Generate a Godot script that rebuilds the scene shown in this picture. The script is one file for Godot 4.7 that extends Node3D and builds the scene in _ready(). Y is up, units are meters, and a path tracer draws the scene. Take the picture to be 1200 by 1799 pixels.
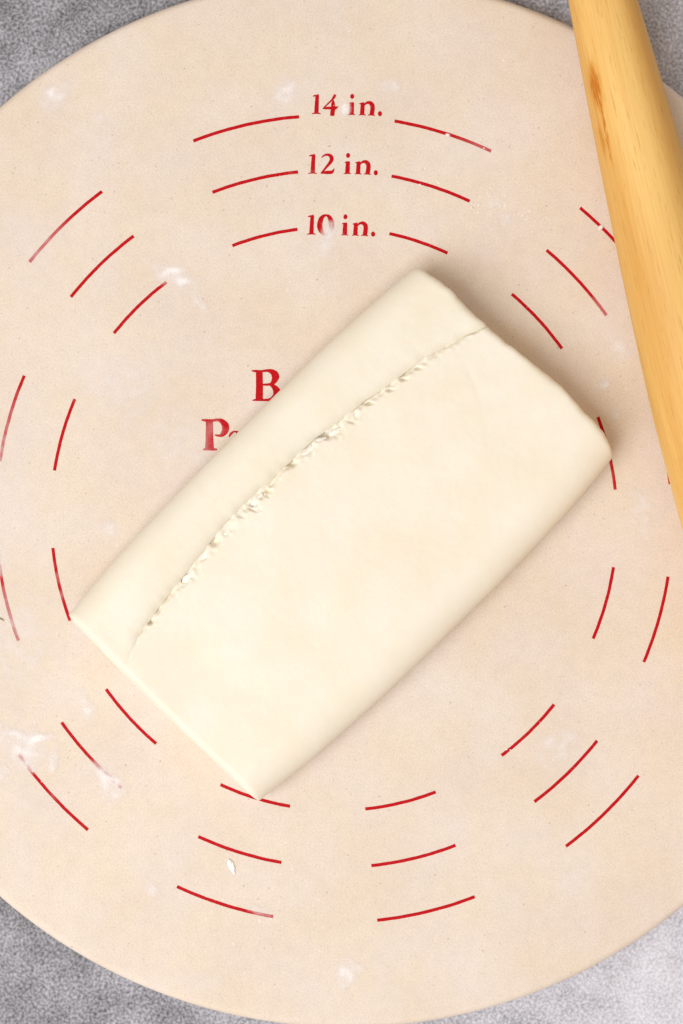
extends Node3D
# A folded block of pastry dough on a round printed baking board, with a tapered rolling pin, seen from above.
# Working units below are millimetres on the board (x across, z down the board, h up from the board's top); M() turns them into metres.

const BOARD_T := 13.0          # board thickness
const DOUGH_T := 24.0          # height of the folded dough
const RING := Vector2(5.5, -7.6)  # centre of the board
var rng := RandomNumberGenerator.new()
var fine := FastNoiseLite.new()
var soft := FastNoiseLite.new()
var rough := FastNoiseLite.new()


func _ready() -> void:
	rng.seed = 71
	# --- camera: straight down over the board
	var cam := Camera3D.new()
	cam.name = "camera"
	cam.fov = 34.0
	cam.near = 0.05
	cam.far = 10.0
	cam.rotation = Vector3(-PI / 2, 0, 0)
	cam.position = M(3.086, -3.053, 740.04)
	add_child(cam)
	cam.current = true
	# --- room light and exposure
	var env := Environment.new()
	env.background_mode = Environment.BG_COLOR
	env.background_color = Color(0.855, 0.79, 0.73)
	env.background_energy_multiplier = 0.80
	env.tonemap_mode = Environment.TONE_MAPPER_LINEAR
	env.tonemap_exposure = 1.0
	env.sdfgi_enabled = true
	env.ssao_enabled = true
	env.ssil_enabled = true
	var we := WorldEnvironment.new()
	we.name = "room_environment"
	we.environment = env
	add_child(we)
	# --- the window: a large soft light low on the side of the folded dough
	var win := AreaLight3D.new()
	win.name = "window_light"
	win.area_size = Vector2(1.8, 1.8)
	win.area_normalize_energy = true
	win.light_energy = 6.25
	win.light_color = Color(0.975, 0.985, 1.0)
	win.area_range = 6.0
	win.area_attenuation = 2.0
	win.shadow_enabled = true
	add_child(win)
	win.look_at_from_position(Vector3(-1.16, 2.05, 0.88), Vector3(0.02, 0, 0.0), Vector3.UP)

	fine.seed = 5
	fine.frequency = 1.0
	fine.noise_type = FastNoiseLite.TYPE_SIMPLEX_SMOOTH
	fine.fractal_type = FastNoiseLite.FRACTAL_FBM
	fine.fractal_octaves = 3
	soft.seed = 9
	soft.frequency = 1.0
	soft.noise_type = FastNoiseLite.TYPE_SIMPLEX_SMOOTH
	soft.fractal_type = FastNoiseLite.FRACTAL_NONE
	rough.seed = 23
	rough.frequency = 1.0
	rough.noise_type = FastNoiseLite.TYPE_SIMPLEX
	rough.fractal_type = FastNoiseLite.FRACTAL_RIDGED
	rough.fractal_octaves = 3

	build_countertop()
	build_board()
	build_dough()
	build_pin()
	build_flour()
	build_small_things()


# ------------------------------------------------------------------ helpers
func M(x: float, z: float, h: float) -> Vector3:
	return Vector3(x, h, z) * 0.001


func obj(called: String, mesh: Mesh, mat: Material, parent: Node = null) -> MeshInstance3D:
	var o := MeshInstance3D.new()
	o.name = called
	o.mesh = mesh
	o.material_override = mat
	o.cast_shadow = GeometryInstance3D.SHADOW_CASTING_SETTING_ON
	(parent if parent else self).add_child(o, true)
	return o


func tag(o: Node, label: String, category: String, group := "", kind := "") -> void:
	if label:
		o.set_meta("label", label)
	if category:
		o.set_meta("category", category)
	if group:
		o.set_meta("group", group)
	if kind:
		o.set_meta("kind", kind)


func soft_mesh(v: PackedVector3Array, idx: PackedInt32Array, uv := PackedVector2Array(), col := PackedColorArray(), closed := true) -> ArrayMesh:
	# smooth normals, faces turned outwards
	var vol := 0.0
	if closed:
		for i in range(0, idx.size(), 3):
			vol += v[idx[i]].dot((v[idx[i + 2]] - v[idx[i]]).cross(v[idx[i + 1]] - v[idx[i]]))
	else:
		for i in range(0, idx.size(), 3):
			vol += ((v[idx[i + 2]] - v[idx[i]]).cross(v[idx[i + 1]] - v[idx[i]])).y
	if vol < 0.0:
		for i in range(0, idx.size(), 3):
			var k := idx[i + 1]
			idx[i + 1] = idx[i + 2]
			idx[i + 2] = k
	var n := PackedVector3Array()
	n.resize(v.size())
	for i in range(0, idx.size(), 3):
		var a := idx[i]
		var b := idx[i + 1]
		var c := idx[i + 2]
		var f := (v[c] - v[a]).cross(v[b] - v[a])
		n[a] += f
		n[b] += f
		n[c] += f
	for i in n.size():
		n[i] = n[i].normalized() if n[i].length_squared() > 1e-30 else Vector3.UP
	var arr := []
	arr.resize(Mesh.ARRAY_MAX)
	arr[Mesh.ARRAY_VERTEX] = v
	arr[Mesh.ARRAY_NORMAL] = n
	arr[Mesh.ARRAY_INDEX] = idx
	if uv.size():
		arr[Mesh.ARRAY_TEX_UV] = uv
	if col.size():
		arr[Mesh.ARRAY_COLOR] = col
	var m := ArrayMesh.new()
	m.add_surface_from_arrays(Mesh.PRIMITIVE_TRIANGLES, arr)
	return m


func grid_faces(idx: PackedInt32Array, first: int, rows: int, cols: int) -> void:
	for j in rows - 1:
		for i in cols - 1:
			var a := first + j * cols + i
			idx.append_array([a, a + 1, a + cols + 1, a, a + cols + 1, a + cols])


func noise_bytes(size: int, seed_: int, freq: float, octaves: int, type := FastNoiseLite.TYPE_SIMPLEX_SMOOTH, ridged := false) -> PackedByteArray:
	var f := FastNoiseLite.new()
	f.seed = seed_
	f.frequency = freq
	f.noise_type = type
	f.fractal_type = FastNoiseLite.FRACTAL_RIDGED if ridged else FastNoiseLite.FRACTAL_FBM
	f.fractal_octaves = octaves
	return f.get_image(size, size, false, false, true).get_data()


func lathe(profile: PackedVector2Array, segs: int, centre: Vector2) -> ArrayMesh:
	# profile: (radius, height) from the middle of the top round to the middle of the underside
	var v := PackedVector3Array()
	var uv := PackedVector2Array()
	var idx := PackedInt32Array()
	var cols := segs + 1
	for p in profile:
		for s in cols:
			var a := TAU * s / segs
			var x := centre.x + p.x * cos(a)
			var z := centre.y + p.x * sin(a)
			v.append(M(x, z, p.y))
			uv.append(Vector2((x + 250.0) / 500.0, (z + 250.0) / 500.0))
	grid_faces(idx, 0, profile.size(), cols)
	return soft_mesh(v, idx, uv)


# ------------------------------------------------------------------ countertop
func folded(x: float) -> float:
	var u := (x + 360.0) / 720.0
	return -u if u < 0.0 else 2.0 - u if u > 1.0 else u


func build_countertop() -> void:
	var n := 2048
	var big := noise_bytes(n, 3, 0.0018, 4)
	var mid := noise_bytes(n, 4, 0.016, 4)
	var small := noise_bytes(n, 8, 0.19, 4)
	var pore := noise_bytes(n, 12, 0.09, 3, FastNoiseLite.TYPE_SIMPLEX)
	var out := PackedByteArray()
	out.resize(n * n * 3)
	var hb := PackedByteArray()
	hb.resize(n * n)
	# the poured surface has cloudy patches; the last also lightens the pin's shade by colour: [x, z, radius, change]
	var clouds := [[-190.0, -250.0, 115.0, -0.03], [-150.0, 260.0, 120.0, 0.01], [170.0, 240.0, 150.0, 0.33], [170.0, -230.0, 90.0, 0.18]]
	var mm := 720.0 / n
	for y in n:
		for x in n:
			var i := y * n + x
			var px := x * mm - 360.0
			var pz := y * mm - 360.0
			var t := 0.275 + (big[i] - 128) * 0.0006 + (mid[i] - 128) * 0.00075
			for c in clouds:
				var dx: float = (px - c[0]) / c[2]
				var dz: float = (pz - c[1]) / c[2]
				var d := dx * dx + dz * dz
				if d < 5.0:
					t += c[3] * exp(-d)
			var s := small[i] - 128
			t *= 1.0 + s * maxf(0.0098 - 0.0125 * t, 0.0022)
			var p := pore[i]
			if p > 168:
				t *= 1.0 - (p - 168) * maxf(0.0095 - 0.014 * t, 0.002)
			if s > 62:
				t *= 1.0 + (s - 62) * 0.006
			t = clampf(t, 0.02, 0.75)
			var g := pow(t, 0.4545)
			out[i * 3] = int(g * 253)
			out[i * 3 + 1] = int(g * 253)
			out[i * 3 + 2] = int(clampf(g * 264, 0, 255))
			hb[i] = clampi(128 + s / 2 - maxi(p - 168, 0), 0, 255)
	var mat := StandardMaterial3D.new()
	mat.albedo_texture = ImageTexture.create_from_image(Image.create_from_data(n, n, false, Image.FORMAT_RGB8, out))
	mat.roughness = 0.72
	mat.heightmap_enabled = true
	mat.heightmap_texture = ImageTexture.create_from_image(Image.create_from_data(n, n, false, Image.FORMAT_L8, hb))
	mat.heightmap_scale = 0.03
	var v := PackedVector3Array()
	var uv := PackedVector2Array()
	var idx := PackedInt32Array()
	# rounded rim all round: each ring (distance from the middle, height)
	var rings := [[696.0, 0.0], [699.0, -1.2], [700.0, -4.0], [700.0, -28.0], [0.0, -28.0]]
	for r in rings:
		for k in 4:
			var sx: float = [-1, 1, 1, -1][k]
			var sz: float = [-1, -1, 1, 1][k]
			var x: float = sx * r[0]
			var z: float = sz * r[0]
			v.append(M(x, z, -BOARD_T + r[1]))
			uv.append(Vector2(folded(x), folded(z)))
	for j in rings.size() - 1:
		for k in 4:
			var a := j * 4 + k
			var b := j * 4 + (k + 1) % 4
			idx.append_array([a, b, b + 4, a, b + 4, a + 4])
	# the flat top, its pattern mirrored past 360 mm so that no joint shows
	var first := v.size()
	for z in [-696.0, -360.0, 360.0, 696.0]:
		for x in [-696.0, -360.0, 360.0, 696.0]:
			v.append(M(x, z, -BOARD_T))
			uv.append(Vector2(folded(x), folded(z)))
	grid_faces(idx, first, 4, 4)
	var st := SurfaceTool.new()
	st.begin(Mesh.PRIMITIVE_TRIANGLES)
	st.set_smooth_group(-1)
	for t in range(0, idx.size(), 3):
		var top := idx[t] >= first
		for q in ([0, 1, 2] if top else [0, 2, 1]):
			var k: int = idx[t + q]
			st.set_uv(uv[k])
			st.add_vertex(v[k])
	st.generate_normals()
	var o := obj("countertop", st.commit(), mat)
	tag(o, "mottled grey concrete worktop under the round board", "", "", "structure")


# ------------------------------------------------------------------ baking board
func build_board() -> void:
	var root := Node3D.new()
	root.name = "baking_board"
	add_child(root)
	tag(root, "round cream stoneware board printed with broken red measuring circles and inch sizes", "baking board")
	var n := 2048
	var big := noise_bytes(n, 31, 0.0035, 4)
	var tone := noise_bytes(n, 32, 0.006, 3)
	var grain := noise_bytes(n, 33, 0.22, 2)
	var blot := noise_bytes(n, 34, 0.03, 3)
	var speck := noise_bytes(n, 35, 0.085, 2, FastNoiseLite.TYPE_SIMPLEX, false)
	var out := PackedByteArray()
	out.resize(n * n * 3)
	var hb := PackedByteArray()
	hb.resize(n * n)
	for i in n * n:
		var b := (big[i] - 128) * 0.00018
		var w := (tone[i] - 128) * 0.00015
		var g := (grain[i] - 128) * 0.00028 + (blot[i] - 128) * 0.00009
		var r := 0.870 + b * 0.5 + g
		var gg := 0.816 + b * 0.7 - w * 0.25 + g
		var bb := 0.755 + b * 0.8 - w * 1.3 + g
		var s := speck[i]
		var hh := 128 + (grain[i] - 128) / 3 + (blot[i] - 128) / 4
		if s < 26:
			var k := minf((26 - s) * 0.006, 0.09)
			r *= 1.0 - k
			gg *= 1.0 - k
			bb *= 1.0 - k * 1.15
			hh -= 40
		out[i * 3] = clampi(int(r * 255), 0, 255)
		out[i * 3 + 1] = clampi(int(gg * 255), 0, 255)
		out[i * 3 + 2] = clampi(int(bb * 255), 0, 255)
		hb[i] = clampi(hh, 0, 255)
	var drng := RandomNumberGenerator.new()
	drng.seed = 404
	# fired-in iron specks
	for k in 520:
		var x := drng.randi_range(60, n - 60)
		var y := drng.randi_range(60, n - 60)
		var a := drng.randf_range(0.03, 0.17)
		for dy in range(-1, 2):
			for dx in range(-1, 2):
				if absi(dx) + absi(dy) < 2 or drng.randf() < 0.35:
					var i := ((y + dy) * n + x + dx) * 3
					for c in 3:
						out[i + c] = int(out[i + c] * (1.0 - a * (1.0 + 0.15 * c)))
	# knife scratches and rubbed streaks from use
	for k in 150:
		var x := drng.randf_range(100, n - 100)
		var y := drng.randf_range(100, n - 100)
		var dir := Vector2.from_angle(drng.randf() * TAU)
		if k % 3 > 0:
			dir = Vector2(1, drng.randf_range(-0.06, 0.06))
		var bend := drng.randf_range(-0.012, 0.012)
		var a := drng.randf_range(-0.02, 0.035)
		for q in drng.randi_range(12, 90):
			x += dir.x
			y += dir.y
			dir = dir.rotated(bend)
			if x < 2 or y < 2 or x > n - 3 or y > n - 3:
				break
			var i := int(y) * n + int(x)
			for c in 3:
				out[i * 3 + c] = clampi(int(out[i * 3 + c] * (1.0 + a)), 0, 255)
			hb[i] = maxi(hb[i] - 22, 0)
	var mat := StandardMaterial3D.new()
	mat.albedo_texture = ImageTexture.create_from_image(Image.create_from_data(n, n, false, Image.FORMAT_RGB8, out))
	mat.roughness = 0.68
	mat.heightmap_enabled = true
	mat.heightmap_texture = ImageTexture.create_from_image(Image.create_from_data(n, n, false, Image.FORMAT_L8, hb))
	mat.heightmap_scale = 0.018
	var prof := PackedVector2Array([Vector2(0, 0), Vector2(120, 0), Vector2(222, 0), Vector2(228.0, -0.05)])
	for k in 9:
		var a := PI / 2 * k / 8
		prof.append(Vector2(229.5 + 4.0 * sin(a), -0.15 - 5.0 * (1.0 - cos(a))))
	for k in 7:
		var a := PI / 2 * k / 6
		prof.append(Vector2(229.5 + 4.0 * cos(a), -BOARD_T + 4.0 - 4.0 * sin(a)))
	prof.append(Vector2(0, -BOARD_T))
	obj("slab", lathe(prof, 256, RING), mat, root)

	# ink: worn screen print
	var ink := StandardMaterial3D.new()
	var nt := noise_bytes(512, 77, 0.06, 4)
	var ib := PackedByteArray()
	ib.resize(512 * 512 * 3)
	for i in 512 * 512:
		var k := clampf((nt[i] - 160) / 60.0, 0.0, 1.0) * 0.6
		ib[i * 3] = int(lerpf(184, 212, k))
		ib[i * 3 + 1] = int(lerpf(4, 110, k))
		ib[i * 3 + 2] = int(lerpf(16, 106, k))
	ink.albedo_texture = ImageTexture.create_from_image(Image.create_from_data(512, 512, false, Image.FORMAT_RGB8, ib))
	ink.uv1_triplanar = true
	ink.uv1_world_triplanar = true
	ink.uv1_scale = Vector3.ONE * 30.0
	ink.roughness = 0.6
	ink.metallic_specular = 0.25
	# measuring circles: twelve strokes each, the print is a touch out of round; the strokes beside the sizes are cut short
	var gaps := {175.6: [-4.8, 9.2], 151.7: [-5.8, 10.1], 126.9: [-7.1, 11.6]}
	for r in [175.6, 151.7, 126.9]:
		for k in 12:
			var a0 := 16.607 + 30.0 * k - 7.365
			var a1 := a0 + 14.73
			if k == 0:
				a0 = gaps[r][1]
			elif k == 11:
				a0 -= 360.0
				a1 = gaps[r][0]
			obj("circle_mark", arc_mesh(r, a0, a1), ink, root)
	# sizes and lettering, as strokes [x, z, width] in eighths of a quarter millimetre, each letter a part
	var u := 0.25153 / 8.0
	for line in [["1", "2", 530.0, 265.0], ["1", "4", 535.0, 160.0], ["1", "0", 530.0, 370.0]]:
		var o := Vector2(3.086 + (line[2] - 600.0) * 0.25153, -3.053 + (line[3] - 899.5) * 0.25153)
		var shift := {"2": Vector2(0, 0), "4": Vector2(12, 0), "0": Vector2(-18, 14)}
		var sh: Vector2 = shift[line[1]]
		glyph("digit", "1", o, u, ink, root, sh)
		glyph("digit", line[1], o, u, ink, root, Vector2.ZERO)
		sh = {"2": Vector2(0, 0), "4": Vector2(18, 10), "0": Vector2(-38, 22)}[line[1]]
		glyph("letter", "i", o, u, ink, root, sh)
		glyph("letter", "n", o, u, ink, root, sh)
		glyph("full_stop", ".", o, u, ink, root, sh)
	glyph("letter", "B", Vector2(3.086 + (440.0 - 600.0) * 0.25153, -3.053 + (640.0 - 899.5) * 0.25153), 0.25153 / 20.0, ink, root, Vector2.ZERO)
	var po := Vector2(3.086 + (350.0 - 600.0) * 0.25153, -3.053 + (725.0 - 899.5) * 0.25153)
	glyph("letter", "P", po, 0.25153 / 15.0, ink, root, Vector2.ZERO)
	glyph("letter", "a", po, 0.25153 / 15.0, ink, root, Vector2.ZERO)


func on_print(r: float, deg: float) -> Vector2:
	var a := deg_to_rad(deg)
	var x := r * sin(a)
	var z := -r * cos(a)
	return Vector2(0.985 * x + 0.0053 * z - 0.23, 0.0053 * x + 1.015 * z - 0.02)


func arc_mesh(r: float, a0: float, a1: float) -> ArrayMesh:
	var v := PackedVector3Array()
	var idx := PackedInt32Array()
	var steps := 40
	for k in steps + 1:
		var a := lerpf(a0, a1, float(k) / steps)
		var jw := 0.13 * fine.get_noise_2d(a * 1.7, r)
		var jo := 0.05 * soft.get_noise_2d(a * 0.4, r)
		for s in 2:
			var p := on_print(r + jo + (s - 0.5) * (1.42 + jw), a)
			v.append(M(p.x, p.y, 0.06))
	grid_faces(idx, 0, steps + 1, 2)
	return soft_mesh(v, idx, PackedVector2Array(), PackedColorArray(), false)


func strokes_of(c: String) -> Array:
	match c:
		"1": return [[[105, 72, 10], [130, 66, 18], [160, 60, 18], [188, 44, 6]], [[168, 56, 40], [160, 180, 46], [155, 310, 50]], [[90, 320, 8], [120, 314, 14], [155, 308, 24], [190, 314, 14], [215, 320, 8]]]
		"2": return [[[282, 97, 10], [305, 72, 18], [335, 58, 24], [375, 56, 30], [408, 75, 42], [422, 112, 46], [410, 150, 42], [380, 190, 34], [330, 250, 24], [275, 314, 18]], [[268, 318, 10], [300, 306, 28], [350, 304, 38], [415, 302, 40], [440, 282, 26], [458, 248, 6]]]
		"4": return [[[432, 48, 26], [415, 85, 32], [385, 125, 22], [340, 168, 18], [262, 244, 14]], [[256, 244, 12], [300, 240, 28], [380, 238, 34], [440, 236, 34], [470, 214, 6]], [[408, 128, 6], [402, 165, 38], [402, 240, 52], [392, 315, 50], [390, 350, 46]]]
		"0": return [[[350, 66, 20], [310, 75, 34], [275, 115, 54], [257, 175, 60], [255, 225, 62], [270, 280, 54], [300, 322, 38], [340, 338, 20], [380, 318, 36], [410, 268, 52], [420, 215, 58], [416, 160, 60], [396, 105, 50], [370, 74, 34], [345, 66, 18]]]
		"i": return [[[625, 65, 24], [638, 65, 50], [652, 65, 58], [666, 65, 50], [680, 65, 22]], [[604, 166, 6], [630, 160, 20], [674, 150, 6]], [[652, 154, 44], [646, 240, 50], [642, 314, 52]], [[590, 324, 8], [615, 318, 14], [642, 312, 24], [670, 318, 14], [692, 324, 8]]]
		"n": return [[[752, 170, 6], [778, 164, 18], [822, 150, 6]], [[800, 156, 42], [796, 240, 48], [792, 318, 50]], [[745, 328, 8], [770, 320, 14], [792, 316, 24], [820, 322, 14], [842, 330, 8]], [[815, 200, 10], [840, 168, 22], [875, 152, 32], [910, 160, 44], [934, 190, 50], [938, 240, 50], [926, 320, 50]], [[874, 330, 8], [898, 324, 14], [924, 320, 24], [950, 328, 14], [972, 336, 8]]]
		".": return [[[1014, 308, 22], [1027, 308, 50], [1042, 308, 60], [1057, 308, 50], [1070, 308, 22]]]
		"B": return [[[310, 235, 190], [318, 740, 200], [308, 1245, 210]], [[45, 225, 30], [180, 240, 70], [400, 240, 60], [600, 222, 80], [760, 265, 150], [860, 360, 215], [880, 470, 210], [815, 610, 150], [700, 700, 80], [440, 718, 50]], [[690, 715, 60], [830, 800, 140], [930, 960, 220], [890, 1110, 190], [740, 1220, 100], [560, 1260, 60], [420, 1265, 40]], [[75, 1270, 30], [200, 1250, 70], [310, 1245, 80], [450, 1255, 60], [590, 1225, 30]]]
		"P": return [[[268, 205, 150], [270, 580, 158], [272, 960, 190]], [[60, 190, 30], [180, 205, 60], [360, 208, 56], [480, 190, 60], [590, 225, 100], [680, 320, 150], [695, 430, 160], [640, 545, 120], [550, 605, 60], [415, 590, 30]], [[100, 970, 30], [190, 960, 60], [270, 950, 80], [370, 965, 60], [475, 970, 30]]]
		"a": return [[[790, 640, 30], [830, 565, 56], [900, 505, 40], [960, 500, 30], [1020, 540, 90], [1050, 640, 120], [1050, 930, 120]], [[1030, 700, 20], [880, 760, 60], [810, 860, 110], [850, 960, 90], [1000, 900, 30]]]
	return []


func glyph(called: String, c: String, o: Vector2, u: float, mat: Material, root: Node, shift: Vector2) -> void:
	var v := PackedVector3Array()
	var idx := PackedInt32Array()
	var level := 0
	for st in strokes_of(c):
		# smooth the stroke
		var pts := []
		for k in st.size() - 1:
			var p0: Array = st[maxi(k - 1, 0)]
			var p1: Array = st[k]
			var p2: Array = st[k + 1]
			var p3: Array = st[mini(k + 2, st.size() - 1)]
			for q in 5:
				var f := q / 5.0
				pts.append(Vector3(cubic_interpolate(p1[0], p2[0], p0[0], p3[0], f), cubic_interpolate(p1[1], p2[1], p0[1], p3[1], f), lerpf(p1[2], p2[2], f)))
		pts.append(Vector3(st[-1][0], st[-1][1], st[-1][2]))
		var first := v.size()
		for k in pts.size():
			var a: Vector3 = pts[maxi(k - 1, 0)]
			var b: Vector3 = pts[mini(k + 1, pts.size() - 1)]
			var d := Vector2(b.x - a.x, b.y - a.y).normalized()
			var nn := Vector2(-d.y, d.x)
			var p: Vector3 = pts[k]
			for s in [-0.5, 0.5]:
				var w: float = p.z * 1.24 * (1.0 + 0.06 * fine.get_noise_2d(p.x * 0.05, p.y * 0.05 + s * 9.0))
				var q2: Vector2 = (Vector2(p.x, p.y) + shift + nn * w * s) * u + o
				v.append(M(q2.x, q2.y, 0.06 + 0.008 * level))
		var fi := PackedInt32Array()
		grid_faces(fi, first, pts.size(), 2)
		# every face turned up, whatever way the stroke runs
		for t in range(0, fi.size(), 3):
			var f := (v[fi[t + 2]] - v[fi[t]]).cross(v[fi[t + 1]] - v[fi[t]])
			if f.y >= 0:
				idx.append_array([fi[t], fi[t + 1], fi[t + 2]])
			else:
				idx.append_array([fi[t], fi[t + 2], fi[t + 1]])
		level += 1
	obj(called, soft_mesh(v, idx, PackedVector2Array(), PackedColorArray(), false), mat, root)


# ------------------------------------------------------------------ dough
const CD := Vector2(-115.4, 41.5)
const CA := Vector2(36.4, -110.3)
const CB := Vector2(122.0, -27.6)
const CC := Vector2(-32.7, 122.4)
var seam := PackedVector3Array([Vector3(-0.02, 0.315, 0.3), Vector3(0.025, 0.293, 0.4), Vector3(0.05, 0.268, 0.5), Vector3(0.083, 0.245, 0.9), Vector3(0.117, 0.234, 1.8), Vector3(0.163, 0.222, 1.9), Vector3(0.224, 0.210, 5.4), Vector3(0.307, 0.191, 6.2), Vector3(0.371, 0.177, 6.4), Vector3(0.425, 0.178, 4.8), Vector3(0.48, 0.186, 4.6), Vector3(0.546, 0.187, 5.6), Vector3(0.592, 0.187, 6.4), Vector3(0.64, 0.204, 4.8), Vector3(0.71, 0.217, 4.2), Vector3(0.758, 0.234, 3.8), Vector3(0.824, 0.254, 3.4), Vector3(0.866, 0.264, 3.0), Vector3(0.9, 0.282, 1.6), Vector3(0.935, 0.302, 0.9), Vector3(0.978, 0.328, 0.5), Vector3(1.02, 0.362, 0.3)])


func table(tab: PackedVector3Array, t: float) -> Vector2:
	for k in tab.size() - 1:
		if t <= tab[k + 1].x or k == tab.size() - 2:
			var f := clampf((t - tab[k].x) / (tab[k + 1].x - tab[k].x), 0, 1)
			f = f * f * (3 - 2 * f) * 0.5 + f * 0.5
			return Vector2(lerpf(tab[k].y, tab[k + 1].y, f), lerpf(tab[k].z, tab[k + 1].z, f))
	return Vector2.ZERO


var bulge_ab := PackedVector3Array([Vector3(0, 0, 0), Vector3(0.13, 1.3, 0), Vector3(0.28, 1.5, 0), Vector3(0.37, 1.9, 0), Vector3(0.5, 3.0, 0), Vector3(0.65, 5.0, 0), Vector3(0.73, 5.0, 0), Vector3(0.81, 4.2, 0), Vector3(0.85, 4.3, 0), Vector3(0.9, 3.5, 0), Vector3(0.96, 1.9, 0), Vector3(1, 0, 0)])


func plan(s: float, t: float) -> Vector2:
	var p := CD * (1 - s) * (1 - t) + CA * (1 - s) * t + CB * s * t + CC * s * (1 - t)
	var tc := clampf(t, 0, 1)
	var sc := clampf(s, 0, 1)
	p += Vector2(-0.707, -0.707) * 4.2 * (1 - pow(absf(2 * tc - 1), 3.0)) * (1 - sc)
	p += Vector2(0.70, 0.714) * 5.2 * (1 - pow(absf(2 * tc - 1), 2.6)) * sc
	p += Vector2(0.702, -0.712) * table(bulge_ab, sc).x * smoothstep(0.55, 1.0, tc)
	p += Vector2(-0.702, 0.712) * 1.2 * (1 - pow(absf(2 * sc - 1), 3.0)) * (1 - tc)
	return p


func stations(count: int) -> PackedFloat32Array:
	# positions along the block, closer together towards both ends
	var out := PackedFloat32Array()
	var e := 0.026
	for k in 9:
		out.append(0.010 + e * (1 - cos(PI / 2 * k / 9.0)))
	for k in count:
		out.append(lerpf(0.010 + e, 0.997 - e, float(k) / (count - 1)))
	for k in 9:
		out.append(0.997 - e * (1 - sin(PI / 2 * (k + 1) / 9.0)))
	return out


func end_drop(t: float, s: float) -> float:
	# rounded shoulders at the two cut ends
	var d0 := (t - 0.010) * 214.0
	var d1 := (0.997 - t) * 214.0
	var r0 := 2.0
	var r1 := (3.4 + 1.0 * soft.get_noise_2d(s * 6.0, 4.0)) * (1.0 - 0.6 * smoothstep(0.86, 1.0, s))
	var drop := 0.0
	if d0 < r0:
		drop += r0 - sqrt(maxf(r0 * r0 - (r0 - d0) * (r0 - d0), 0))
	if d1 < r1:
		drop += 0.8 * (r1 - sqrt(maxf(r1 * r1 - (r1 - d1) * (r1 - d1), 0)))
	return drop


func waves(p: Vector2) -> float:
	# the uneven, hand rolled top
	var h := 0.40 * soft.get_noise_2d(p.x * 0.012 + 3, p.y * 0.012) + 0.08 * soft.get_noise_2d(p.x * 0.04, p.y * 0.04 + 7)
	h += 0.025 * soft.get_noise_2d(p.x * 0.11, p.y * 0.11 + 2)
	for d in [[Vector2(-57, 66), 15.0, -0.9], [Vector2(-38, 72), 7.0, -0.35], [Vector2(75, -38), 16.0, -0.5], [Vector2(2, 30), 30.0, 0.5]]:
		h += d[2] * exp(-p.distance_squared_to(d[0]) / (d[1] * d[1]))
	# a faint crease near the far end
	var c := p - Vector2(60, -58)
	var along := c.dot(Vector2(0.35, 0.94))
	var across := c.dot(Vector2(0.94, -0.35)) + 0.02 * along * along * 0.3
	h -= 0.16 * exp(-across * across / 1.6) * exp(-along * along / 60.0)
	return h


func seam_at(t: float, wl: float) -> Vector2:
	# (how far the flap reaches over the top in mm, width of the gap beside it)
	var sm := table(seam, t)
	var tc := clampf(t, 0, 1)
	var bow := 4.2 * (1 - pow(absf(2 * tc - 1), 3.0)) * (1 - sm.x) - 5.2 * (1 - pow(absf(2 * tc - 1), 2.6)) * sm.x
	return Vector2(sm.x * wl + bow, sm.y * clampf(0.74 + 0.55 * soft.get_noise_2d(t * 13.0, 44.0), 0.3, 1.1))


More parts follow.
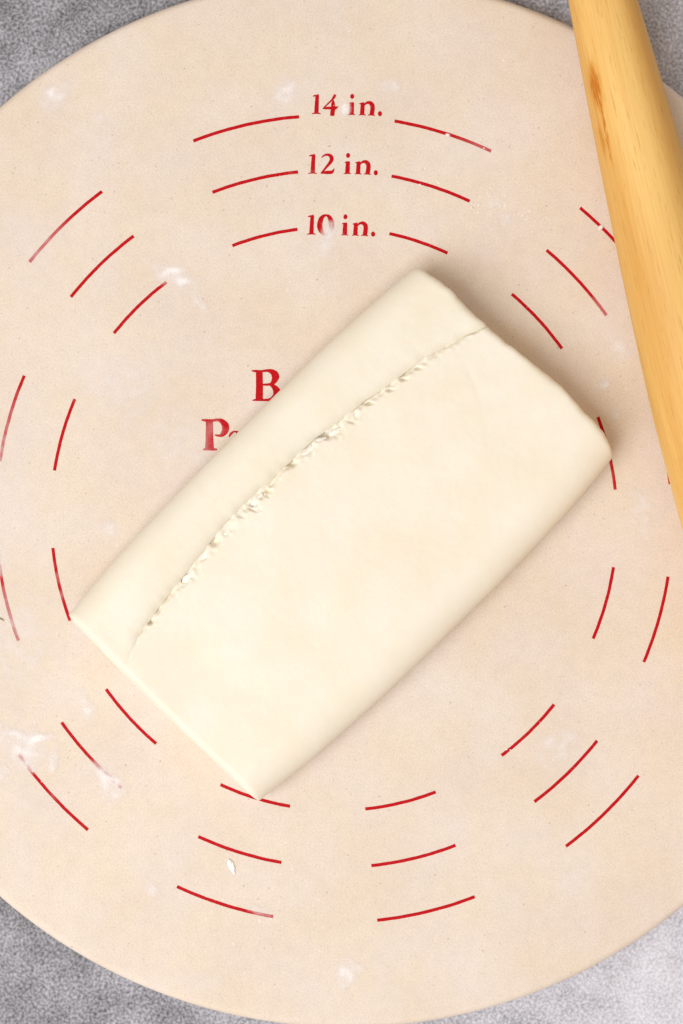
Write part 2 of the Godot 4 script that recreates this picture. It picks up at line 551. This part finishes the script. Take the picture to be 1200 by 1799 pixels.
func build_dough() -> void:
	var root := Node3D.new()
	root.name = "dough_block"
	add_child(root)
	tag(root, "folded rectangular block of pale cream pastry dough with a torn seam along its top", "dough")
	var mat := StandardMaterial3D.new()
	mat.albedo_color = Color8(238, 232, 218)
	var tn := NoiseTexture2D.new()
	var dn := FastNoiseLite.new()
	dn.seed = 15
	dn.frequency = 0.006
	dn.fractal_octaves = 5
	tn.noise = dn
	tn.width = 512
	tn.height = 512
	tn.seamless = true
	var ramp := Gradient.new()
	ramp.set_color(0, Color8(250, 247, 238))
	ramp.set_color(1, Color8(255, 255, 255))
	tn.color_ramp = ramp
	mat.albedo_texture = tn
	mat.uv1_triplanar = true
	mat.uv1_world_triplanar = true
	mat.uv1_scale = Vector3.ONE * 9.0
	mat.roughness = 0.58
	var bn := FastNoiseLite.new()
	bn.seed = 88
	bn.frequency = 0.03
	bn.fractal_octaves = 4
	var bt := NoiseTexture2D.new()
	bt.noise = bn
	bt.width = 512
	bt.height = 512
	bt.seamless = true
	mat.heightmap_enabled = true
	mat.heightmap_texture = bt
	mat.heightmap_scale = 0.010
	mat.subsurf_scatter_enabled = true
	mat.subsurf_scatter_strength = 0.05

	var T := DOUGH_T
	var ts := stations(430)
	var pits := [[Vector2(0.622, 0), 1.5, 0.9], [Vector2(0.536, 0), 1.4, 0.8], [Vector2(0.425, 0), 0.9, 2.6], [Vector2(0.317, 0), 1.7, 0.9], [Vector2(0.22, 0), 0.8, 0.8], [Vector2(0.114, 0), 0.8, 0.7], [Vector2(0.727, 0), 0.9, 1.6], [Vector2(0.773, 0), 0.9, 1.8], [Vector2(0.806, 0), 0.8, 1.4], [Vector2(0.841, 0), 0.8, 1.2], [Vector2(0.463, 0), 0.9, 2.2]]
	# ---------------- lower layers
	var v := PackedVector3Array()
	var idx := PackedInt32Array()
	var tops := []   # per station: rows of [off fraction, top, bottom]
	for t in ts:
		var wl := plan(0, t).distance_to(plan(1, t))
		var sm := seam_at(t, wl)
		var sl := sm.x
		var fade := smoothstep(0.015, 0.15, t)
		var edge := sl + sm.y * (0.82 + 0.50 * soft.get_noise_2d(t * 30.0, 1.5) + 0.20 * soft.get_noise_2d(t * 75.0, 8.5))
		edge = maxf(edge, sl + 0.15)
		var row := []
		for k in 6:
			row.append([lerpf(8.0, sl - 3.0, k / 5.0), T - 5.6, 3.0])
		var b1 := edge + 4.5
		for k in 44:
			var off := lerpf(sl - 2.4, b1, (k + 1) / 44.0)
			var q := plan(off / wl, t)
			var sunk := lerpf(0.07, 0.9, smoothstep(0.015, 0.18, t))
			var panel := T - lerpf(sunk, 0.9, smoothstep(sl + 2.0, sl + 34.0, off))
			var floor_h := T - 2.6 + 0.7 * soft.get_noise_2d(q.x * 0.13, q.y * 0.13) + 0.3 * soft.get_noise_2d(q.x * 0.3 + 9, q.y * 0.3) + 0.9 * (off - sl) / maxf(sm.y, 0.5)
			floor_h = minf(floor_h, panel - 0.4)
			floor_h = lerpf(panel - 0.03, floor_h, fade)
			var lipw := 1.5 + 0.5 * soft.get_noise_2d(t * 30.0, 3.0)
			var f := smoothstep(edge - lipw, edge + lipw * 0.7, off)
			var h := lerpf(floor_h, panel, f)
			# torn lip: crumbly just beside the gap
			h += 0.3 * soft.get_noise_2d(q.x * 0.25, q.y * 0.25) * exp(-pow((off - edge) / 1.6, 2)) * fade
			for p in pits:
				var dq := Vector2((t - p[0].x) * 214.0, off - sl - p[2])
				var along := dq.x * 0.8 + dq.y * 0.6
				var acr := -dq.x * 0.6 + dq.y * 0.8
				h -= 2.6 * exp(-(along * along / (p[1] * p[1] * 1.9) + acr * acr / (p[1] * p[1] * 0.7)))
			row.append([off, h + waves(q) * lerpf(1.0, f, fade), 0.3])
		var rad := 16.0
		var sunk_here := lerpf(0.07, 0.9, smoothstep(0.015, 0.18, t))
		for k in 54:
			var off := lerpf(b1, wl - rad, (k + 1) / 55.0)
			row.append([off, T - lerpf(sunk_here, 0.9, smoothstep(sl + 2.0, sl + 34.0, off)) + waves(plan(off / wl, t)), 0.3])
		for k in 20:
			var a := PI / 2 * k / 19.0
			var off := wl - rad + rad * sin(a)
			var mid := 9.0 + 1.2 * soft.get_noise_2d(t * 5.0, 2.0)
			row.append([off, mid + (T - 0.9 - mid + waves(plan(off / wl, t))) * pow(cos(a), 0.9) if k < 19 else mid, mid - (mid - 0.3) * pow(cos(a), 0.8) if k < 19 else mid])
		var dropped := []
		for r in row:
			dropped.append([r[0] / wl, maxf(r[1] - end_drop(t, r[0] / wl) * clampf((r[1] - 6.0) / 10.0, 0, 1), r[2]), r[2]])
		tops.append(dropped)
	var cols: int = tops[0].size()
	for side in 2:
		for j in ts.size():
			for r in tops[j]:
				v.append(place(r[0], ts[j], r[1] if side == 0 else r[2]))
	grid_faces(idx, 0, ts.size(), cols)
	var flip := PackedInt32Array()
	grid_faces(flip, ts.size() * cols, ts.size(), cols)
	for i in range(0, flip.size(), 3):
		idx.append_array([flip[i], flip[i + 2], flip[i + 1]])
	# the hidden inner wall under the flap
	for j in ts.size() - 1:
		var a := j * cols
		var b := (ts.size() + j) * cols
		idx.append_array([a, a + cols, b + cols, a, b + cols, b])
	# cut ends: layered
	for e in 2:
		var j := 0 if e == 0 else ts.size() - 1
		var first := v.size()
		var levels := 30
		for i in cols:
			var r: Array = tops[j][i]
			for k in levels + 1:
				var f := float(k) / levels
				var h := lerpf(r[1], r[2], f)
				v.append(cut_face(r[0], ts[j], h, f, e))
		if e == 0:
			grid_faces(idx, first, cols, levels + 1)
		else:
			var fl := PackedInt32Array()
			grid_faces(fl, first, cols, levels + 1)
			for i in range(0, fl.size(), 3):
				idx.append_array([fl[i], fl[i + 2], fl[i + 1]])
	obj("folded_layers", soft_mesh(v, idx), mat, root)

	# ---------------- top flap, wrapped round the fold
	v = PackedVector3Array()
	idx = PackedInt32Array()
	var rings := []
	for t in ts:
		var wl := plan(0, t).distance_to(plan(1, t))
		var sm := seam_at(t, wl)
		var sl := sm.x + 0.3 * soft.get_noise_2d(t * 30.0, 20.0)
		var fade := smoothstep(0.015, 0.15, t)
		var outer := []
		var inner := []
		var mid := T * 0.46 + 0.8 * soft.get_noise_2d(t * 4.0, 12.0)
		var rx := minf(13.0, sl * 0.52)
		for k in 25:
			var a := lerpf(-PI / 2, PI / 2, k / 24.0)
			var off := rx - rx * cos(a)
			var h := mid + (T - mid if a > 0 else mid - 0.25) * sin(a)
			if a > 0:
				h += waves(plan(off / wl, t)) * sin(a)
			outer.append([off, h])
			inner.append([rx - maxf(rx - 5.0, 2.0) * cos(a), mid + (T - mid - 5.0 if a > 0 else mid - 4.5) * sin(a)])
		var lip := minf(8.0, sl * 0.36)
		for k in 22:
			var off := lerpf(rx, sl - lip, (k + 1) / 22.0)
			var h := T + waves(plan(off / wl, t)) + 0.012 * (sl - lip - rx) * pow(sin(PI * (k + 1) / 22.0), 2.0)
			outer.append([off, h])
			inner.append([off - 0.5, h - 4.9])
		var d := lerpf(0.3, 3.1 + 0.6 * soft.get_noise_2d(t * 9.0, 30.0), fade)
		for k in 14:
			var f := (k + 1) / 14.0
			var off := sl - lip + lip * f
			var h := T + waves(plan(off / wl, t)) * (1 - f * 0.5 * fade) - d * (0.5 * f * f + 0.5 * pow(f, 6.0))
			h += 0.025 * soft.get_noise_2d(t * 90.0, f * 2.0) * f
			outer.append([off, h])
			inner.append([off - 0.6 - 1.4 * f, minf(T - 4.9, h - 1.6)])
		var row := []
		for r in outer:
			row.append([r[0] / wl, r[1] - end_drop(t, r[0] / wl) * clampf((r[1] - 6.0) / 10.0, 0, 1)])
		inner.reverse()
		for r in inner:
			row.append([r[0] / wl, minf(r[1], r[1] - end_drop(t, r[0] / wl) * 0.3)])
		row.append(row[0])
		rings.append(row)
	var rc: int = rings[0].size()
	for j in ts.size():
		for r in rings[j]:
			v.append(place(r[0], ts[j], r[1]))
	grid_faces(idx, 0, ts.size(), rc)
	var half := (rc - 1) / 2
	for e in 2:
		var j := 0 if e == 0 else ts.size() - 1
		var first := v.size()
		for i in half:
			var o: Array = rings[j][i]
			var n: Array = rings[j][rc - 2 - i]
			for k in 11:
				var f := k / 10.0
				var h := lerpf(o[1], n[1], f)
				v.append(cut_face(lerpf(o[0], n[0], f), ts[j], h, f, e))
		var fl := PackedInt32Array()
		grid_faces(fl, first, half, 11)
		for i in range(0, fl.size(), 3):
			if e == 1:
				idx.append_array([fl[i], fl[i + 1], fl[i + 2]])
			else:
				idx.append_array([fl[i], fl[i + 2], fl[i + 1]])
	obj("top_flap", soft_mesh(v, idx), mat, root)

	# ---------------- torn bits of dough caught in the seam
	# pale flakes: [along, distance from the flap, half width, half length]
	var flake := StandardMaterial3D.new()
	flake.albedo_color = Color8(244, 240, 229)
	flake.roughness = 0.7
	var spots := [[0.235, 2.6, 1.7, 4.6], [0.262, 3.6, 1.3, 2.4], [0.290, 2.6, 1.6, 3.6], [0.345, 3.0, 1.5, 3.0], [0.372, 4.6, 1.2, 2.0], [0.437, 2.4, 1.3, 3.4], [0.497, 2.6, 1.4, 3.2], [0.515, 3.8, 1.0, 1.6], [0.566, 2.3, 1.6, 4.2], [0.592, 3.6, 1.2, 2.2], [0.604, 2.2, 1.5, 3.4], [0.640, 2.4, 1.1, 2.8], [0.70, 2.0, 0.9, 2.2], [0.762, 1.7, 0.9, 2.4]]
	for s in spots:
		var wl := plan(0, s[0]).distance_to(plan(1, s[0]))
		var q := plan((seam_at(s[0], wl).x + s[1] * 0.85) / wl, s[0])
		lump("torn_bit", Vector3(q.x, q.y, T - 2.55), Vector3(s[2], s[2] * 0.55, s[3]), -PI / 4 + rng.randf_range(-0.25, 0.25), flake, root)


func place(s: float, t: float, h: float) -> Vector3:
	# the ends are not quite upright: the near one sags outwards over the board, the far one leans in at the bottom
	var f := clampf(1.0 - h / DOUGH_T, 0, 1)
	var q := plan(s, t)
	var near := exp(-(t - 0.010) * 214.0 / 5.0)
	var far := exp(-(0.997 - t) * 214.0 / 5.0)
	if near > 0.01:
		q += Vector2(-0.702, 0.712) * near * (2.3 * sin(PI * f) * smoothstep(0.0, 0.25, f) + 0.5 * fine.get_noise_2d(s * 9.0, 6.0) * f)
	if far > 0.01:
		q += Vector2(0.702, -0.712) * far * (-1.8 * f + 0.3 * soft.get_noise_2d(s * 7.0, 2.0 + h * 0.03) + 0.4 * fine.get_noise_2d(s * 18.0, h * 0.06))
	return M(q.x, q.y, h)


func cut_face(s: float, t: float, h: float, f: float, e: int) -> Vector3:
	# a knife-cut end: thin layers show
	var layer := (sin(h * 2.1 + 1.5 * soft.get_noise_2d(s * 8.0, 3.0 + e)) * 0.16 + 0.25 * fine.get_noise_2d(s * 16.0, h * 0.12)) * sin(PI * clampf(f, 0, 1))
	var p := place(s, t, h)
	var d := (Vector2(-0.702, 0.712) if e == 0 else Vector2(0.702, -0.712)) * layer * 0.001
	return p + Vector3(d.x, 0, d.y)


func lump(called: String, at: Vector3, size: Vector3, turn: float, mat: Material, parent: Node) -> MeshInstance3D:
	# a small uneven clot; at is (x, z, height of its middle)
	var v := PackedVector3Array()
	var idx := PackedInt32Array()
	var cols := 15
	var rows := 10
	var off := rng.randf() * 90.0
	for j in rows:
		var th := PI * j / (rows - 1)
		for i in cols:
			var ph := TAU * (i % (cols - 1)) / (cols - 1)
			var d := Vector3(sin(th) * cos(ph), cos(th), sin(th) * sin(ph))
			var r := 1.0 + 0.45 * soft.get_noise_3d(d.x * 1.1 + off, d.y * 1.1, d.z * 1.1) + 0.12 * soft.get_noise_3d(d.x * 3 + off, d.y * 3, d.z * 3)
			v.append(Vector3(d.x * size.x, d.y * size.y, d.z * size.z) * r * 0.001)
	grid_faces(idx, 0, rows, cols)
	var o := obj(called, soft_mesh(v, idx), mat, parent)
	o.position = M(at.x, at.y, at.z)
	o.rotation = Vector3(0, turn, 0)
	return o


# ------------------------------------------------------------------ rolling pin
func build_pin() -> void:
	var root := Node3D.new()
	root.name = "rolling_pin"
	add_child(root)
	tag(root, "tapered honey-coloured wooden rolling pin lying across the edge of the board", "rolling pin")
	root.position = M(158.0, -46.9, 21.0)
	root.rotation.y = atan2(43.0, 176.0)      # its own z runs along the pin, away from the top of the board
	var w := 512
	var hgt := 2048
	var out := PackedByteArray()
	out.resize(w * hgt * 3)
	var g1 := FastNoiseLite.new()
	g1.seed = 61
	g1.frequency = 1.0
	g1.fractal_octaves = 4
	var c0 := Vector3(210, 156, 77)
	var c1 := Vector3(234, 193, 115)
	var dark := Vector3(176, 118, 52)
	var knot := Vector3(186, 106, 8)
	for y in hgt:
		var t := float(y) / hgt * 500.0 - 250.0
		for x in w:
			var a := float(x) / w * TAU
			var cx := cos(a) * 20.0
			var cy := sin(a) * 20.0
			var wob := t * 0.004
			var band := g1.get_noise_3d(cx * 0.045 + wob, cy * 0.045, t * 0.0022)
			var fibre := g1.get_noise_3d(cx * 0.95, cy * 0.95, t * 0.016)
			var k := clampf(0.58 + band * 0.65 + fibre * 0.32, 0, 1)
			var c := c0.lerp(c1, k)
			var pore := g1.get_noise_3d(cx * 1.3 + 40, cy * 1.3, t * 0.045)
			if pore > 0.34:
				c = c.lerp(dark, minf((pore - 0.34) * 2.2, 0.5))
			# resin streak on the side towards the dough
			var da := rad_to_deg(a) - 180.0 + 58.0 + 0.10 * (t + 140.0)
			var dt := t + 140.0
			if absf(da) < 30.0 and dt > -16 and dt < 46:
				var n := g1.get_noise_2d(a * 14.0, t * 0.12)
				var blob := exp(-pow(da / 9.0, 2) - pow((dt + 2.0) / 7.0, 2)) * 1.9
				var tail := exp(-pow((da - 4.0 - 0.05 * dt) / 2.6, 2)) * 1.3 * smoothstep(-6, 4, dt) * (1.0 - smoothstep(22, 38, dt)) * (0.6 + n)
				var second := exp(-pow((da + 6.0) / 5.0, 2) - pow((dt - 20.0) / 6.5, 2)) * 0.8
				c = c.lerp(knot, clampf((blob + tail + second) * (0.75 + n * 0.8), 0, 0.9))
			var i := (y * w + x) * 3
			out[i] = int(c.x)
			out[i + 1] = int(c.y)
			out[i + 2] = int(c.z)
	var mat := StandardMaterial3D.new()
	mat.albedo_texture = ImageTexture.create_from_image(Image.create_from_data(w, hgt, false, Image.FORMAT_RGB8, out))
	mat.roughness = 0.58
	var prof := []   # [along, radius]
	for k in 8:
		var a := PI / 2 * k / 7.0
		prof.append([-250.0 - 4.0 * cos(a), (pin_r(250.0) - 4.0) + 4.0 * sin(a)])
	for k in 101:
		var t := lerpf(-250.0, 250.0, k / 100.0)
		prof.append([t, pin_r(t)])
	for k in 8:
		var a := PI / 2 * k / 7.0
		prof.append([250.0 + 4.0 * sin(a), (pin_r(250.0) - 4.0) + 4.0 * cos(a)])
	var v := PackedVector3Array()
	var uv := PackedVector2Array()
	var idx := PackedInt32Array()
	var segs := 96
	prof.push_front([prof[0][0], 0.01])
	prof.push_back([prof[-1][0], 0.01])
	for p in prof:
		for s in segs + 1:
			var a := TAU * s / segs     # half way round (u 0.5) is on top
			v.append(M(sin(a) * -p[1], p[0], -cos(a) * p[1]))
			uv.append(Vector2(float(s) / segs, (p[0] + 254.0) / 508.0))
	grid_faces(idx, 0, prof.size(), segs + 1)
	obj("shaft", soft_mesh(v, idx, uv), mat, root)


func pin_r(t: float) -> float:
	return 21.0 - 0.0028 * pow(absf(t), 1.5)


# ------------------------------------------------------------------ flour
func build_flour() -> void:
	var mat := StandardMaterial3D.new()
	mat.albedo_color = Color8(248, 243, 240)
	mat.vertex_color_use_as_albedo = true
	mat.transparency = BaseMaterial3D.TRANSPARENCY_ALPHA
	mat.roughness = 0.95
	# smudges: [x, z, half width, half height, turn, cover]
	var smudges := [[-124, -187, 6, 7, 0.4, 0.6], [-104, -177, 3, 3, 0.0, 0.45], [-22, -188, 6, 7, 0.6, 0.62], [25, -191, 5, 4, 0.0, 0.5], [-70, -107, 10, 6, 0.5, 0.72], [-59, -95, 5, 2.3, 0.9, 0.55],
		[70, -140, 4, 3, 0.2, 0.5], [76, -133, 4, 3, 1.0, 0.4], [119, -60, 2.4, 3.2, 0.4, 0.6], [124, -46, 2, 2.6, 0.2, 0.5], [125, -76, 7, 8, 0.2, 0.45], [-3, -121, 5, 8, 0.3, 0.42], [4.5, -181, 3.2, 4, 0.0, 0.62], [-2.2, -126.6, 3.2, 5.0, 0.2, 0.5],
		[-138, 101, 13, 9, 0.5, 0.62], [-141, 96, 5, 4, 0.5, 0.6], [-110, 83, 4, 8.5, -0.5, 0.6], [-99, 117, 11, 6, 0.8, 0.62], [-140, 55, 17, 30, 0.1, 0.34], [-145, -20, 14, 36, 0.2, 0.26], [5.5, 200, 7, 8, 0.3, 0.6],
		[-80, 164, 4, 3, 0.4, 0.5], [-66, 159, 1.6, 2.0, 0.4, 0.5], [104, 160, 10, 5, -0.3, 0.36], [97, 100, 12, 9, -0.6, 0.45], [-100, 4, 6, 5, 0.3, 0.5], [117.4, -128.7, 0.9, 1.3, 0.8, 1.0], [50, -169.5, 1.4, 0.9, 0.3, 1.0],
		[-92, -60, 22, 18, 0.3, 0.32], [28, -100, 9, 6, 0.2, 0.3], [-33, 173, 5, 3, 0.4, 0.45], [80, 143, 12, 8, -0.4, 0.25], [-70, -35, 20, 16, 0.6, 0.3], [-140, 122, 14, 10, 0.8, 0.2], [-130, 97, 7, 3, -0.2, 0.75], [-124, 106, 2.2, 6, 0.1, 0.7], [-148, 112, 5, 4, 0.1, 0.6], [66, -158, 20, 8, 0.4, 0.16], [118, -88, 8, 12, 0.3, 0.14],
		[-6, -145, 22, 8, 0.0, 0.12], [70, -120, 14, 12, 0.0, 0.26], [110, -20, 10, 16, -0.2, 0.3], [135, -3, 9, 14, 0.0, 0.4], [-112, 48, 6, 12, 0.2, 0.3], [-60, 205, 14, 8, 0.3, 0.25], [20, 210, 22, 8, 0.1, 0.2], [-150, 20, 6, 9, 0.1, 0.5], [-130, -120, 14, 18, 0.4, 0.2]]
	var v := PackedVector3Array()
	var col := PackedColorArray()
	var idx := PackedInt32Array()
	var level := 0
	for s in smudges:
		var hw: float = s[2] * 1.35
		var hh: float = s[3] * 1.35
		var step := clampf(maxf(hw, hh) / 24.0, 0.22, 0.7)
		var nx := int(hw * 2 / step) + 1
		var nz := int(hh * 2 / step) + 1
		var first := v.size()
		for j in nz + 1:
			for i in nx + 1:
				var lx := lerpf(-1, 1, float(i) / nx)
				var lz := lerpf(-1, 1, float(j) / nz)
				var p := Vector2(lx * hw, lz * hh).rotated(s[4]) + Vector2(s[0], s[1])
				var rr := Vector2(lx, lz).length() * (1.0 + 0.55 * fine.get_noise_2d(p.x * 0.085, p.y * 0.085 + level))
				var fall := 1.0 - smoothstep(0.2, 0.95, rr)
				var tex := 0.72 + 0.38 * soft.get_noise_2d(p.x * 0.14 + 5, p.y * 0.17) + 0.26 * fine.get_noise_2d(p.x * 0.7, p.y * 1.1)
				var a := clampf(fall * tex * s[5] * 1.4, 0, 0.92)
				if i == 0 or j == 0 or i == nx or j == nz:
					a = 0.0
				v.append(M(p.x, p.y, 0.11 + 0.006 * level + a * 0.03))
				col.append(Color(1, 1, 1, a))
		for j in nz:
			for i in nx:
				var a := first + j * (nx + 1) + i
				if col[a].a + col[a + 1].a + col[a + nx + 1].a + col[a + nx + 2].a > 0.01:
					idx.append_array([a, a + 1, a + nx + 2, a, a + nx + 2, a + nx + 1])
		level += 1
	var o := obj("flour_dusting", soft_mesh(v, idx, PackedVector2Array(), col, false), mat)
	tag(o, "thin white smudges of flour dusted over the printed board", "flour", "", "stuff")

	# grains and tiny clots
	var gm := StandardMaterial3D.new()
	gm.albedo_color = Color8(235, 226, 214)
	gm.roughness = 0.9
	v = PackedVector3Array()
	idx = PackedInt32Array()
	var spots := []
	for k in 520:
		var a := rng.randf() * TAU
		var r := 215.0 * sqrt(rng.randf())
		spots.append([RING + Vector2(cos(a), sin(a)) * r, rng.randf_range(0.09, 0.28)])
	for c in [[Vector2(70, -140), 7.0, 30], [Vector2(85, -134), 3.0, 12], [Vector2(-138, 101), 12.0, 45], [Vector2(-22, -188), 6.0, 16], [Vector2(-40, 178), 26.0, 40], [Vector2(-14, 165), 20.0, 22], [Vector2(5, 200), 6.0, 14], [Vector2(122, -55), 5.0, 10], [Vector2(95, 100), 12.0, 14], [Vector2(60, -170), 30.0, 30], [Vector2(-100, 115), 12.0, 18]]:
		for k in c[2]:
			spots.append([c[0] + Vector2(rng.randfn() * c[1] * 0.6, rng.randfn() * c[1] * 0.6), rng.randf_range(0.14, 0.5)])
	for s in spots:
		var first := v.size()
		var r: float = s[1]
		var p: Vector2 = s[0]
		for k in 6:
			var a := TAU * k / 6.0 + rng.randf() * 0.5
			var q: Vector2 = p + Vector2(cos(a), sin(a)) * r * rng.randf_range(0.7, 1.4)
			v.append(M(q.x, q.y, 0.0))
		v.append(M(p.x, p.y, r * 0.75))
		for k in 6:
			idx.append_array([first + k, first + (k + 1) % 6, first + 6])
	var g := obj("flour_grains", soft_mesh(v, idx, PackedVector2Array(), PackedColorArray(), false), gm)
	tag(g, "tiny white grains of flour scattered over the board", "flour", "", "stuff")


func build_small_things() -> void:
	var fm := StandardMaterial3D.new()
	fm.albedo_color = Color8(250, 247, 242)
	fm.roughness = 0.85
	var c := lump("dough_crumb", Vector3(-45.5, 153.5, 0.3), Vector3(1.2, 0.34, 3.2), 0.35, fm, null)
	tag(c, "small white crumb of dough between two red marks of the lower circles", "crumb")
	var hm := StandardMaterial3D.new()
	hm.albedo_color = Color8(150, 140, 100)
	hm.roughness = 0.7
	# a little curved husk
	var v := PackedVector3Array()
	var idx := PackedInt32Array()
	var n := 18
	for k in n + 1:
		var f := float(k) / n
		var a := lerpf(-2.4, -0.5, f)
		var mid := Vector2(-148.2, 46.4) + Vector2(cos(a) * 2.6, sin(a) * 2.4)
		var nn := Vector2(cos(a), sin(a))
		var r := 0.34 * sin(PI * clampf(f, 0.06, 0.96)) + 0.03
		for s in 7:
			var b := TAU * s / 6.0
			var q := mid + nn * cos(b) * r
			v.append(M(q.x, q.y, 0.34 + sin(b) * r))
	grid_faces(idx, 0, n + 1, 7)
	var h := obj("husk", soft_mesh(v, idx), hm)
	tag(h, "tiny curved olive-brown husk beside a faded red mark near the board's edge", "husk")
